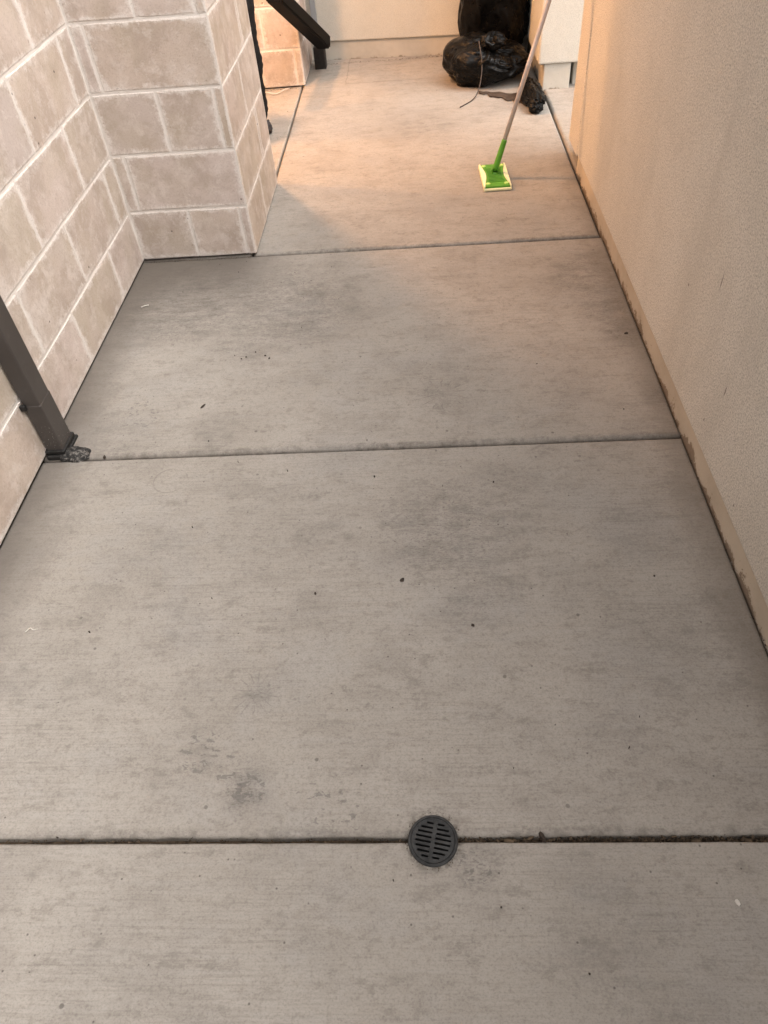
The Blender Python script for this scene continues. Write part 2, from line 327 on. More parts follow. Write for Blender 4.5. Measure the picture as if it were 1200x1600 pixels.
def box_bm(x0, x1, y0, y1, z0, z1, bev=0.0, seg=2, bm=None):
    bm = bm or bmesh.new()
    r = bmesh.ops.create_cube(bm, size=1)
    bmesh.ops.transform(bm, verts=r['verts'], matrix=Matrix.Translation(((x0+x1)/2, (y0+y1)/2, (z0+z1)/2)) @ Matrix.Diagonal((x1-x0, y1-y0, z1-z0, 1)))
    if bev:
        es = list({e for v in r['verts'] for e in v.link_edges})
        bmesh.ops.bevel(bm, geom=es, offset=bev, segments=seg, affect='EDGES', profile=0.5)
    return bm
def box(name, x0, x1, y0, y1, z0, z1, mat, parent=None, bev=0.0, seg=2):
    return link(name, bm_mesh(name, box_bm(x0, x1, y0, y1, z0, z1, bev, seg)), mat, parent)
def tube_bm(pts, rads, n=12, bm=None, cap=True):
    bm = bm or bmesh.new(); rings = []; prev = None
    for i, p in enumerate(pts):
        a = Vector(pts[max(i-1, 0)]); b = Vector(pts[min(i+1, len(pts)-1)]); d = (b-a).normalized()
        if prev is None:
            u = d.orthogonal().normalized()
        else:
            u = (prev - d*prev.dot(d)).normalized()
        prev = u; v = d.cross(u); r = rads[i] if isinstance(rads, (list, tuple)) else rads
        rings.append([bm.verts.new(Vector(p)+r*(math.cos(2*math.pi*k/n)*u+math.sin(2*math.pi*k/n)*v)) for k in range(n)])
    for A, B in zip(rings, rings[1:]):
        for k in range(n): bm.faces.new((A[k], A[(k+1) % n], B[(k+1) % n], B[k]))
    if cap:
        bm.faces.new(rings[0][::-1]); bm.faces.new(rings[-1])
    return bm
def cut(o, cutter):
    md = o.modifiers.new('cut', 'BOOLEAN'); md.object = cutter; md.operation = 'DIFFERENCE'; md.solver = 'EXACT'
    bpy.context.view_layer.update()
    dg = bpy.context.evaluated_depsgraph_get()
    me = bpy.data.meshes.new_from_object(o.evaluated_get(dg))
    o.modifiers.clear(); old = o.data; o.data = me; bpy.data.meshes.remove(old)
def fbm(p, o=4):
    return noise.fractal(p, 1.0, 2.0, o)

# ------------------------------------------------------------------ ground and paving
g = bmesh.new()
bmesh.ops.create_grid(g, x_segments=1, y_segments=1, size=150)
ground = link('ground', bm_mesh('ground', g), M['soil'], None, (0, 0, -0.20)); ground['kind'] = 'structure'
pavement = tag(box('pavement', -3.0, 3.0, -3.0, 6.5, -0.19, -0.022, M['soil']), kind='structure')
def slab(x0, x1, y0, y1, dz=0.0, r=0.010, jit=(0.0, 0.0, 0.0, 0.0), wave=0.0012):
    # outline with slightly wandering edges: jit = roughness of the left, right, near, far edge
    bm = bmesh.new(); step = 0.02; per = []
    nx = max(2, int((x1-x0)/step)); ny = max(2, int((y1-y0)/step))
    def w(p, k): return (fbm(Vector((p[0]*9+3, p[1]*9, 1.7)), 4))*k
    for i in range(nx): p = (x0+(x1-x0)*i/nx, y0); per.append((p[0], p[1]+abs(w(p, jit[2]+wave)), 'n'))
    for i in range(ny): p = (x1, y0+(y1-y0)*i/ny); per.append((p[0]-abs(w(p, jit[1]+wave)), p[1], 'r'))
    for i in range(nx): p = (x1-(x1-x0)*i/nx, y1); per.append((p[0], p[1]-abs(w(p, jit[3]+wave)), 'f'))
    for i in range(ny): p = (x0, y1-(y1-y0)*i/ny); per.append((p[0]+abs(w(p, jit[0]+wave)), p[1], 'l'))
    def ring(off, z):
        return [bm.verts.new((min(max(px, x0+off), x1-off) if True else px, min(max(py, y0+off), y1-off), z+dz)) if off else bm.verts.new((px, py, z+dz)) for px, py, s in per]
    rings = []
    for a in (0, 22.5, 45, 67.5, 90):
        a = math.radians(a); rings.append(ring(r*(1-math.cos(a)) + 1e-5, -r*(1-math.sin(a))))
    low = ring(0, -0.04)
    n = len(per)
    seq = [low]+rings
    for A, B in zip(seq, seq[1:]):
        for k in range(n): bm.faces.new((A[k], A[(k+1) % n], B[(k+1) % n], B[k]))
    bm.faces.new(seq[-1]); bm.faces.new(low[::-1])
    me = bm_mesh('concrete_slab', bm)
    for p in me.polygons: p.use_smooth = len(p.vertices) == 4 and p.normal.z > 0.05
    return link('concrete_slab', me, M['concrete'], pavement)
g1, g2, g3 = 0.0042, 0.003, 0.003
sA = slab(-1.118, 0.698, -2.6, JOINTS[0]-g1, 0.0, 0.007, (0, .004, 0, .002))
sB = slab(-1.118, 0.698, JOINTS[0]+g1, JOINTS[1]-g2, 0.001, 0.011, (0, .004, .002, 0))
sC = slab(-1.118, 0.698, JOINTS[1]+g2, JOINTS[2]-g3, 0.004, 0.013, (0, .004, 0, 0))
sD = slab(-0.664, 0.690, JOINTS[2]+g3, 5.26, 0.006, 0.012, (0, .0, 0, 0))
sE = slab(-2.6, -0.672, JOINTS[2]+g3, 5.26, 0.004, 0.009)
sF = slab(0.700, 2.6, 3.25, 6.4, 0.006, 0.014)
# drain hole
DC = Vector((-0.013, 0.458, 0)); DR = 0.0455
cb = bmesh.new(); bmesh.ops.create_cone(cb, cap_ends=True, segments=48, radius1=DR-0.003, radius2=DR-0.003, depth=0.5)
cutter = link('cutter', bm_mesh('cutter', cb), None, None, DC)
for o in (sA, sB, pavement): cut(o, cutter)
bpy.data.objects.remove(cutter)
for o in (sA, sB):
    for p in o.data.polygons: p.use_smooth = p.normal.z > 0.05 and p.normal.z < 0.9999

# ------------------------------------------------------------------ block masonry
CH, BG = 0.2033, 0.0074
_cache = {}
def block_mesh(w, h, var):  # one bevelled, slightly uneven block face
    key = (round(w, 3), round(h, 3), var)
    if key in _cache: return _cache[key]
    rnd = random.Random(hash(key) & 0xffff)
    e1, e2 = 0.0040, min(0.030, w*0.3)
    us = [0, e1, e2, w-e2, w-e1, w]; vs_ = [0, e1, 0.030, h-0.030, h-e1, h]
    bm = bmesh.new(); lay = bm.verts.layers.float.new('edge')
    G = []
    for j, v in enumerate(vs_):
        row = []
        for i, u in enumerate(us):
            k = min(i, 5-i, j, 5-j)
            d = (-0.0014, 0.0, 0.0, 0)[k] + rnd.uniform(-1, 1)*(0.0004, 0.0004, 0.0007)[k]
            jx = rnd.uniform(-1, 1)*(0.0016 if k < 2 else 0.006 if w > 0.1 else 0.0005); jz = rnd.uniform(-1, 1)*(0.0016 if k < 2 else 0.006)
            vv = bm.verts.new((u-w/2+jx, d, v-h/2+jz)); vv[lay] = (0.0, 0.30, 1.0)[k]; row.append(vv)
        G.append(row)
    for j in range(5):
        for i in range(5): bm.faces.new((G[j][i], G[j][i+1], G[j+1][i+1], G[j+1][i]))
    rim = [G[0][i] for i in range(6)]+[G[j][5] for j in range(1, 6)]+[G[5][i] for i in range(4, -1, -1)]+[G[j][0] for j in range(4, 0, -1)]
    lowr = [bm.verts.new((v.co.x, -0.03, v.co.z)) for v in rim]; n = len(rim)
    for k in range(n): bm.faces.new((lowr[k], lowr[(k+1) % n], rim[(k+1) % n], rim[k]))
    me = bm_mesh('block', bm)
    # outward is +Y in the block's own frame
    if sum(p.normal.y for p in me.polygons if abs(p.normal.y) > .7) < 0: me.flip_normals()
    me.materials.append(M['block']); _cache[key] = me
    return me
def lay_face(parent, origin, direction, rotz, a0, a1, joints, courses, z0=0.0):
    """blocks along a face; a = coordinate along the face, joints(course) -> list of cuts"""
    for c in range(courses):
        js = [a0]+[j for j in sorted(joints(c)) if a0+0.012 < j < a1-0.012]+[a1]
        for p, q in zip(js, js[1:]):
            l = p + (BG/2 if p > a0 else 0.0045); r = q - (BG/2 if q < a1 else 0.0045)
            if r-l < 0.015: continue
            lift = 0.010 if c == 0 else 0.0                 # the lowest course stands clear of the paving
            me = block_mesh(r-l, CH-BG-lift, random.randrange(3))
            pos = Vector(origin) + Vector(direction)*((l+r)/2)
            o = link('block', me, None, parent)
            o.location = (pos.x, pos.y, z0 + c*CH + CH/2 + lift/2)
            o.rotation_euler = (random.uniform(-1, 1)*0.004, random.uniform(-1, 1)*0.003, rotz+random.uniform(-1, 1)*0.004)
NC = 12; WH = NC*CH
XL, YP, XP, YPB = -1.105, 2.690, -0.648, 3.372
# face frame: the block's +Y is outward. +X facing wall: rotate -90deg ; -Y facing: rotate 180deg
lw = thing('block_wall', 'long pale pinkish slump block wall on the left, with the brown downspout against it', 'wall', (XL, 0.5, 0))
def part_at(parent, name, *a, **k):
    o = box(name, *a, **k); o.parent = parent; o.matrix_parent_inverse = Matrix.Translation(-parent.location); return o
part_at(lw, 'footing', -2.3, XL-0.02, -2.6, YP+0.05, -0.1, 0.0115, M['soil'])
mo = part_at(lw, 'mortar', -2.3, XL-0.0018, -2.6, YP+0.05, 0.012, 9*CH, M['mortar'])
def off_lay(th, *a, **k):
    n0 = set(COL.objects); lay_face(th, *a, **k)
    for o in set(COL.objects)-n0: o.location = o.location - th.location
def jl(c):
    if c % 2 == 0: return [2.398-0.4066*k for k in range(0, 14)]
    return [2.575]+[2.168-0.4066*k for k in range(0, 14)]
off_lay(lw, (XL, 0, 0), (0, 1, 0), -math.pi/2, -2.6, YP-0.004, jl, 9)
pr = thing('block_pier', 'near square pier of pale slump blocks jutting from the left wall', 'pier', ((XL+XP)/2, (YP+YPB)/2, 0))
part_at(pr, 'mortar', XL-0.03, XP-0.0018, YP+0.0018, YPB-0.0018, 0.016, WH, M['mortar'])
part_at(pr, 'footing', XL-0.03, XP-0.03, YP+0.03, YPB-0.03, -0.1, 0.0155, M['soil'])
def jpf(c): return [-0.880, -0.684] if c % 2 == 0 else [-1.058]
off_lay(pr, (0, YP, 0), (1, 0, 0), math.pi, XL, XP, jpf, NC)
def jps(c): return [3.003] if c % 2 == 0 else [3.14, 3.165]
off_lay(pr, (XP, 0, 0), (0, 1, 0), -math.pi/2, YP, YPB, jps, NC)
off_lay(pr, (0, YPB, 0), (1, 0, 0), 0.0, XL, XP, jpf, NC)
FY, FYB = 4.738, 5.275
fp = thing('block_pier', 'far slump block pier lit orange, with the black slanting pipe in front', 'pier', (-0.875, (FY+FYB)/2, 0))
part_at(fp, 'mortar', -1.10, XP-0.0018, FY+0.0018, FYB, 0.014, WH, M['mortar'])
part_at(fp, 'footing', -1.10, XP-0.03, FY+0.03, FYB, -0.1, 0.0135, M['soil'])
def jff(c): return [-0.895, -0.690] if c % 2 == 0 else [-0.852]
off_lay(fp, (0, FY, 0), (1, 0, 0), math.pi, -1.10, XP, jff, NC)
def jfs(c): return [4.93, 5.17] if c % 2 else [5.03]
off_lay(fp, (XP, 0, 0), (0, 1, 0), -math.pi/2, FY, FYB, jfs, NC)

# ------------------------------------------------------------------ stucco walls
def subdiv_box(name, x0, x1, y0, y1, z0, z1, mat, parent, bev=0.006):
    return part_at(parent, name, x0, x1, y0, y1, z0, z1, mat, bev=bev, seg=3)
RH = 2.15
rw = thing('stucco_wall', 'long tan sand-finish stucco wall running down the right side of the walkway', 'wall', (0.82, 1.0, 0))
subdiv_box('wall_face', 0.694, 0.98, -2.6, 3.322, 0.071, RH, M['stucco'], rw, 0.007)
part_at(rw, 'base_strip', 0.701, 0.96, -2.6, 3.322, -0.10, 0.0705, M['base'], bev=0.003)
subdiv_box('end_trim', 0.6935, 0.98, 3.326, 3.535, 0.058, RH, M['stucco'], rw, 0.006)
part_at(rw, 'groove_filler', 0.705, 0.97, 3.3215, 3.3265, 0.08, RH-0.01, M['base'])
part_at(rw, 'end_base', 0.80, 0.96, 3.3225, 3.50, -0.10, 0.0575, M['base2'], bev=0.003)
bw = thing('stucco_wall', 'cream stucco wall closing the far end of the walkway behind the black bags', 'wall', (0.0, 5.22, 0))
subdiv_box('wall_face', -0.80, 0.74, 5.175, 5.5, 0.108, 2.7, M['stucco2'], bw, 0.008)
part_at(bw, 'base_strip', -0.80, 0.74, 5.186, 5.48, -0.10, 0.1075, M['base2'], bev=0.003)
part_at(bw, 'corner_trim', -0.622, -0.588, 5.155, 5.1745, 0.13, 2.7, M['trim'], bev=0.003)
bw.rotation_euler = (0, 0, math.radians(-5.0)); 
sc = thing('stucco_wall', 'cream stucco corner with a raised edge above its base, right of the black bags', 'wall', (0.75, 4.4, 0))
subdiv_box('wall_face', 0.657, 2.0, 4.388, 5.45, 0.129, 2.7, M['stucco2'], sc, 0.010)
part_at(sc, 'base_strip', 0.690, 0.832, 4.399, 5.4, -0.10, 0.1285, M['base2'], bev=0.004)
part_at(sc, 'base_strip', 0.858, 2.0, 4.46, 5.4, -0.10, 0.1285, M['base2'], bev=0.004)
part_at(sc, 'recess_back', 0.8325, 0.8575, 4.55, 5.3, -0.10, 0.128, M['void'])
# recess between the piers (only its edge shows): side walls, back wall and soffit with the lamps that light it
al = thing('alcove_wall', 'stucco porch recess between the two block piers, holding the warm lamps', 'wall', (-2.3, 4.05, 0))
part_at(al, 'wall_face', -2.45, -2.30, YPB, FY, -0.1, 2.6, M['stucco2'])
part_at(al, 'wall_face', -2.30, -1.101, FY+0.006, FYB, -0.1, 2.6, M['stucco2'])
part_at(al, 'wall_face', -2.30, -1.14, YP+0.051, YPB-0.006, -0.1, 2.6, M['stucco2'])
part_at(al, 'soffit', -2.30, -0.70, YPB-0.05, FY+0.05, WH+0.003, 2.6, M['roofm'])

# ------------------------------------------------------------------ lamps of the porch recess
def emit(name, col, s):
    t = NT(name); t.b.inputs['Emission Color'].default_value = (*col, 1); t.b.inputs['Emission Strength'].default_value = s
    return t.m
WARM = (1.0, 0.56, 0.25); WARM_A, WARM_B = (1.0, 0.52, 0.25), (1.0, 0.50, 0.20)
bulb = emit('lamp_glass', WARM, 6.0)
def lathe(prof, n=24):
    bm = bmesh.new(); rings = [[bm.verts.new((r*math.cos(2*math.pi*k/n), r*math.sin(2*math.pi*k/n), z)) for k in range(n)] for r, z in prof]
    for A, B in zip(rings, rings[1:]):
        for k in range(n): bm.faces.new((A[k], A[(k+1) % n], B[(k+1) % n], B[k]))
    bm.faces.new(rings[0][::-1]); bm.faces.new(rings[-1]); return bm
def lamp(name, label, loc, energy, rad, tint):
    t = thing(name, label, 'lamp', loc)
    link('lamp_base', bm_mesh('lamp_base', lathe([(0.02, 0.10), (0.075, 0.095), (0.075, 0.075), (0.06, 0.07)])), M['blackmetal'], t)
    link('globe', bm_mesh('globe', lathe([(0.01, -0.03), (0.04, -0.02), (0.055, 0.02), (0.05, 0.06), (0.04, 0.069)]), True), bulb, t)
    l = bpy.data.lights.new('lamp_light', 'SPOT' if name == 'ceiling_lamp' else 'POINT')
    if name == 'ceiling_lamp': l.spot_size = math.radians(150); l.spot_blend = 0.7
    l.energy = energy; l.color = tint; l.shadow_soft_size = rad
    lo = bpy.data.objects.new('lamp_light', l); COL.objects.link(lo); lo.parent = t; lo.location = (0, 0, -0.11)
    return t
lamp('ceiling_lamp', 'round warm porch downlight under the soffit just behind the near pier', (-1.0, 3.93, WH-0.10), LAMP_A, 0.07, WARM_A)
lb = lamp('wall_lamp', 'warm wall lamp at the back of the porch recess', (-2.19, 3.83, 1.85), LAMP_B, 0.07, WARM_B)

# ------------------------------------------------------------------ near downspout
ds = thing('downspout', 'dark brown square downspout against the left block wall', 'downspout', (-1.073, 1.577, 0))
part_at(ds, 'pipe', -1.100, -1.052, 1.541, 1.612, 0.175, 2.5, M['spout'], bev=0.004, seg=3)
part_at(ds, 'lower_pipe', -1.0995, -1.0505, 1.5395, 1.6135, 0.012, 0.185, M['spout'], bev=0.004, seg=3)
bm = box_bm(-1.103, -1.040, 1.526, 1.626, -0.005, 0.012, 0.004, 2); box_bm(-1.103, -1.045, 1.532, 1.620, 0.0125, 0.026, 0.003, 2, bm)
for v in bm.verts: v.co += Vector((noise.noise(v.co*60), noise.noise(v.co*60+Vector((9, 0, 0))), 0))*0.0025
o = link('boot', bm_mesh('boot', bm), M['rubber'], ds); o.matrix_parent_inverse = Matrix.Translation(-ds.location)
# strap screw clip on the wall side
bm = box_bm(-1.1045, -1.088, 1.527, 1.5385, 0.176, 0.194, 0.003, 2); 
o = link('clip', bm_mesh('clip', bm), M['rubber'], ds); o.matrix_parent_inverse = Matrix.Translation(-ds.location)
bm = bmesh.new()                                            # trowelled patch round the boot
rng_ = random.Random(4); NR, NK = 9, 40
cen = Vector((-1.035, 1.545, 0)); prev = None
for i in range(NR+1):
    ring = []
    for k in range(NK):
        a = 2*math.pi*k/NK
        R = 0.033 + 0.022*max(0, math.cos(a+0.15))**2 + 0.010*noise.noise(Vector((math.cos(a)*2, math.sin(a)*2, 3)))
        rr = R*i/NR
        p = cen+Vector((math.cos(a)*rr*1.1, math.sin(a)*rr*0.95, 0)); f = i/NR
        p.z = 0.005+0.016*(1-f**1.6)+0.006*noise.noise(p*90)*(1-f*0.6) - (0.006 if i == NR else 0)
        ring.append(bm.verts.new(p))
    if prev:
        for k in range(NK): bm.faces.new((prev[k], prev[(k+1) % NK], ring[(k+1) % NK], ring[k]))
    prev = ring
o = link('sealant_patch', bm_mesh('sealant_patch', bm), M['patch'], ds); o.matrix_parent_inverse = Matrix.Translation(-ds.location)

# ------------------------------------------------------------------ far slanting pipe
fd = thing('drain_pipe', 'black square pipe slanting down to the corner beside the orange-lit pier', 'pipe', (-0.57, 5.08, 0))
a, b = Vector((-0.543, 5.00, 0.163)), Vector((-0.676, 4.24, 0.560))
d = (b-a).normalized(); side = Vector((0.55, -0.75, 0.35)); side = (side-d*side.dot(d)).normalized(); up = d.cross(side)
bm = bmesh.new(); w1, w2 = 0.043, 0.036
loops = []
for p, s_ in ((a, 1), (a+d*0.06, 1.0), (b, 0.97)):
    loops.append([bm.verts.new(p+s_*(sx*w1*side+sy*w2*up)) for sx, sy in ((-1, -1), (1, -1), (1, 1), (-1, 1))])
for A, B in zip(loops, loops[1:]):
    for k in range(4): bm.faces.new((A[k], A[(k+1) % 4], B[(k+1) % 4], B[k]))
bm.faces.new(loops[0][::-1]); bm.faces.new(loops[-1])
bmesh.ops.recalc_face_normals(bm, faces=bm.faces)
bmesh.ops.bevel(bm, geom=[e for e in bm.edges if abs((e.verts[0].co-e.verts[1].co).normalized().dot(d)) > .9], offset=0.009, segments=3, affect='EDGES')
o = link('pipe', bm_mesh('pipe', bm), M['blackmetal'], fd); o.matrix_parent_inverse = Matrix.Translation(-fd.location)
bm = box_bm(-0.617, -0.548, 5.05, 5.13, 0.0, 0.125, 0.006, 2)
o = link('boot', bm_mesh('boot', bm), M['rubber'], fd); o.matrix_parent_inverse = Matrix.Translation(-fd.location)

# ------------------------------------------------------------------ black bundled cloth behind the near pier
bc = thing('cloth_bundle', 'black bundled cloth hanging down close behind the near block pier', 'cloth', (-0.925, 4.03, 0))
bm = bmesh.new(); n = 64; prev = None; HN = 150
for i in range(HN+1):
    z = 0.03+0.92*i/HN; ring = []
    r0 = 0.150 + 0.020*min(1, z/0.5)-0.10*max(0, (z-0.72)/0.23)**2
    low = max(0, 1-z/0.22)
    for k in range(n):
        a = 2*math.pi*k/n
        r = r0*(1-0.35*low**1.2) + 0.008*math.sin(a*9+2*math.sin(z*5)) + 0.012*noise.noise(Vector((math.cos(a)*1.2, math.sin(a)*1.2, z*13))) + 0.008*abs(noise.noise(Vector((math.cos(a)*3, math.sin(a)*3, z*30))))
        ring.append(bm.verts.new((math.cos(a)*r+0.035*low, math.sin(a)*r, z)))
    if prev:
        for k in range(n): bm.faces.new((prev[k], prev[(k+1) % n], ring[(k+1) % n], ring[k]))
    else: bm.faces.new(ring[::-1])
    prev = ring
bm.faces.new(prev)
link('cloth', bm_mesh('cloth', bm, True), M['cloth'], bc)
bm = bmesh.new(); bmesh.ops.create_icosphere(bm, subdivisions=4, radius=1)
for v in bm.verts:
    q = v.co.copy(); v.co = Vector((q.x*0.045+0.128, q.y*0.05-0.015, q.z*0.035+0.036))*(1) + q*0.012*noise.noise(q*3)
link('loose_end', bm_mesh('loose_end', bm, True), M['greytip'], bc)

# ------------------------------------------------------------------ black bags
def sack(name, label, loc, radii, seed, sub=6, amp=0.035, knots=(), power=2.6, droop=0.0, mat='bag'):
    bm = bmesh.new(); bmesh.ops.create_icosphere(bm, subdivisions=sub, radius=1); sv = Vector((seed*3.1, seed*1.7, seed))
    K = []
    for k, wid, dep in knots:
        kk = Vector(k).normalized(); ax = kk.orthogonal().normalized(); K.append((kk, ax, kk.cross(ax), wid, dep))
    for v in bm.verts:
        q = v.co.copy()
        p = q*((abs(q.x)**power+abs(q.y)**power+abs(q.z)**power)**(-1/power))
        f = noise.noise(q*1.3+sv)*0.20 + noise.noise(q*2.7-sv)*0.09
        wq = q + 0.35*Vector((noise.noise(q*1.9+sv), noise.noise(q*1.9-sv), noise.noise(q*2.1+sv*2)))
        for kk, ax, ay, wid, dep in K:              # sharp pleats fanning out from where the plastic is gathered
            ang = math.acos(max(-1, min(1, q.dot(kk)))); th = math.atan2(wq.dot(ay), wq.dot(ax))
            g = math.exp(-(ang/wid)**2)*min(1, ang/0.25)
            f += g*dep*((1-abs(math.sin(th*3.5)))*1.0 + (1-abs(math.sin(th*8+2.5*noise.noise(q*3+sv))))*0.55 + (1-abs(math.sin(th*17+4*noise.noise(q*4+sv))))*0.25) - 0.8*g*dep
        cr = 0                                      # long creases between dented facets
        for fr, am in ((2.6, 1.0), (5.5, 0.5), (11, 0.22)):
            cr += am*(0.30-abs(noise.noise(wq*fr+sv*fr)))
        p = p*(1+f+amp*cr)
        p = Vector((p.x*radii[0], p.y*radii[1], p.z*radii[2]*(1-droop*max(0, q.x+0.1))))
        fl = -radii[2]*0.82
        if p.z < fl: p.z = fl+(p.z-fl)*0.06
        v.co = p
    zmin = min(v.co.z for v in bm.verts)
    for v in bm.verts: v.co.z -= zmin
    me = bm_mesh('bag_body', bm, True)
    if label is None: return me
    t = thing(name, label, 'bag', loc)
    link('bag_body', me, M[mat], t)
    return t
b1 = sack('trash_bag', 'small full black plastic bag slumped on the concrete in front of the tall bag', (0.395, 4.63, 0.004), (0.215, 0.195, 0.118), 2, amp=0.055, droop=0.30, power=2.3,
          knots=[((0.15, -0.55, 0.8), 0.95, 0.10), ((0.75, -0.65, -0.1), 0.8, 0.11), ((-.35, -.9, -.25), 0.5, 0.035)])
b2 = sack('trash_bag', 'tall black plastic bag standing upright against the far corner', (0.455, 4.95, 0.004), (0.195, 0.17, 0.40), 5, amp=0.07, power=2.7,
          knots=[((0.1, -0.5, 1), 0.9, 0.07), ((.8, -.75, -.25), 0.8, 0.07), ((-.6, -.7, .3), 0.6, 0.04)])
# drawstring hanging from the small bag onto the floor
pts = [(0.345, 4.49, 0.235), (0.352, 4.45, 0.20), (0.360, 4.42, 0.14), (0.352, 4.385, 0.075), (0.330, 4.34, 0.025), (0.300, 4.29, 0.011), (0.262, 4.24, 0.009), (0.232, 4.20, 0.010)]
def smooth(pts, k=6):
    out = []
    P = [Vector(p) for p in pts]
    for i in range(len(P)-1):
        p0, p1, p2, p3 = P[max(i-1, 0)], P[i], P[i+1], P[min(i+2, len(P)-1)]
        for j in range(k):
            s = j/k; out.append(0.5*((2*p1)+(p2-p0)*s+(2*p0-5*p1+4*p2-p3)*s*s+(3*p1-p0-3*p2+p3)*s**3))
    return out+[P[-1]]
sp = smooth(pts)
o = link('drawstring', bm_mesh('drawstring', tube_bm(sp, 0.0030, 8), True), M['strap'], b1); o.matrix_parent_inverse = Matrix.Translation(-b1.location)
# tied neck of the small bag: a crumpled tuft with a loop
bm = bmesh.new(); bmesh.ops.create_icosphere(bm, subdivisions=4, radius=1)
for v in bm.verts:
    q = v.co.copy(); th = math.atan2(q.y, q.x)
    r = 1+0.35*math.sin(th*5+2*q.z)*max(0, q.z+.4)+0.35*noise.noise(q*2.5)
    v.co = Vector((q.x*0.06*r, q.y*0.05*r, q.z*0.035*r))
o = link('tied_neck', bm_mesh('tied_neck', bm, True), M['bag'], b1, (0.03, -0.12, 0.215))
# crumpled plastic scrap by the wall base, with a flat torn flap
cs = thing('plastic_scrap', 'crumpled black plastic scrap twisted on the concrete beside the wall base', 'plastic', (0.605, 4.22, 0.006))
me = sack('x', None, None, (0.056, 0.165, 0.052), 9, 5, 0.14, [((0, -1, .1), 1.1, 0.16), ((.3, .5, .8), 0.8, 0.12)], 2.1)
link('crumpled_body', me, M['bag'], cs, (0.005, 0.0, 0.0), (0, 0, 0.10))
me = sack('x', None, None, (0.040, 0.048, 0.036), 14, 5, 0.14, [((0.2, -1, .3), 1.0, 0.20)], 2.0)
link('twisted_end', me, M['bag'], cs, (0.006, -0.150, 0.0))
bm = bmesh.new(); NU, NV = 26, 12; G = []
for i in range(NU+1):
    row = []
    for j in range(NV+1):
        u, w = i/NU, j/NV
        x = 0.345+0.23*u; y0 = 4.43-0.10*u; y1 = 4.40-0.22*u + 0.05*noise.noise(Vector((u*9, 2, 0)))+0.03*noise.noise(Vector((u*24, 2, 0)))
        y = y0+(y1-y0)*w
        row.append(bm.verts.new((x-0.605, y-4.22, 0.004+0.010*abs(noise.noise(Vector((x*22, y*22, 0))))*(1-w*.6))))
    G.append(row)
for i in range(NU):
    for j in range(NV): bm.faces.new((G[i][j], G[i+1][j], G[i+1][j+1], G[i][j+1]))
r = bmesh.ops.extrude_face_region(bm, geom=list(bm.faces))
for v in [e for e in r['geom'] if isinstance(e, bmesh.types.BMVert)]: v.co.z += 0.0012
link('torn_flap', bm_mesh('torn_flap', bm, True), M['brownflap'], cs)

# ------------------------------------------------------------------ mop
mp = thing('floor_mop', 'green flat mop with pale cloth pad and thin grey pole leaning right', 'mop', (0.335, 3.268, 0.007))
mp.rotation_euler = (0, 0, math.radians(1.6))
HW, HL = 0.0585, 0.124
bm = box_bm(-HW-0.001, HW+0.001, -HL-0.002, HL+0.002, 0.0, 0.011, 0.004, 3)
link('cleaning_pad', bm_mesh('cleaning_pad', bm, True), M['pad'], mp)
def outline(k=1.0):
    pts = []; n = 24
    for i in range(n+1):                       # waisted right edge, then left edge back
        t_ = i/n; y = -HL*0.955+2*HL*0.955*t_
        wst = HW*(0.92-0.24*math.sin(math.pi*t_)**1.6)
        pts.append((wst*k, y*k))
    return pts+[(-x, y) for x, y in reversed(pts)]
bm = bmesh.new(); o1 = outline()
lo_ = [bm.verts.new((x, y, 0.0112)) for x, y in o1]; hi = [bm.verts.new((x*0.97, y*0.985, 0.0185)) for x, y in o1]; n = len(o1)
for k in range(n): bm.faces.new((lo_[k], lo_[(k+1) % n], hi[(k+1) % n], hi[k]))
bm.faces.new(hi); bm.faces.new(lo_[::-1])
for i in range(11):                            # raised cross ribs
    y = -0.070+0.014*i; ww = 0.036-0.006*math.sin(math.pi*i/10)
    box_bm(-ww, ww, y-0.0028, y+0.0028, 0.0183, 0.0212, 0.0008, 1, bm)
link('head_plate', bm_mesh('head_plate', bm), M['green'], mp)
# folded cloth strips held down at the sides
for sgn in (-1, 1):
    bm = bmesh.new(); N = 26; A = []; B = []; C_ = []
    for i in range(N+1):
        t_ = i/N; y = -HL*0.985+2*HL*0.985*t_; win = HW*(0.93-0.25*math.sin(math.pi*t_)**1.6)
        wob = 0.0012*noise.noise(Vector((y*60, sgn, 0)))
        A.append(bm.verts.new((sgn*(HW+0.0015), y, 0.004))); B.append(bm.verts.new((sgn*(HW+0.0005+wob), y, 0.0185+wob))); C_.append(bm.verts.new((sgn*(win-0.001+wob), y, 0.0215+wob)))
    D = [bm.verts.new((v.co.x, v.co.y, 0.0150)) for v in C_]
    for i in range(N):
        for P_, Q_ in ((A, B), (B, C_), (C_, D), (D, A)): bm.faces.new((P_[i], P_[i+1], Q_[i+1], Q_[i]))
    for i in (0, N): bm.faces.new((A[i], B[i], C_[i], D[i]))
    link('folded_cloth', bm_mesh('folded_cloth', bm), M['pad'], mp)
for sx in (-1, 1):
    for sy in (-1, 1):
        gm = link('grip', bm_mesh('grip', lathe([(0.0105, 0.0), (0.0105, 0.003), (0.008, 0.0052), (0.002, 0.0036)], 20)), M['lime'], mp, (sx*0.040, sy*0.094, 0.0186))
TOP = Vector((0.528, 3.376, 0.634)); BOT = Vector((0.337, 3.285, 0.040))
dv = (TOP-BOT).normalized()
inv = (Matrix.Translation(mp.location) @ Matrix.Rotation(mp.rotation_euler.z, 4, 'Z')).inverted()
def mop_part(name, bm, mat, sm=True):
    o = link(name, bm_mesh(name, bm, sm), mat, mp); o.matrix_parent_inverse = inv; return o
L0, L1, L2 = 0.0, 0.125, 1.18
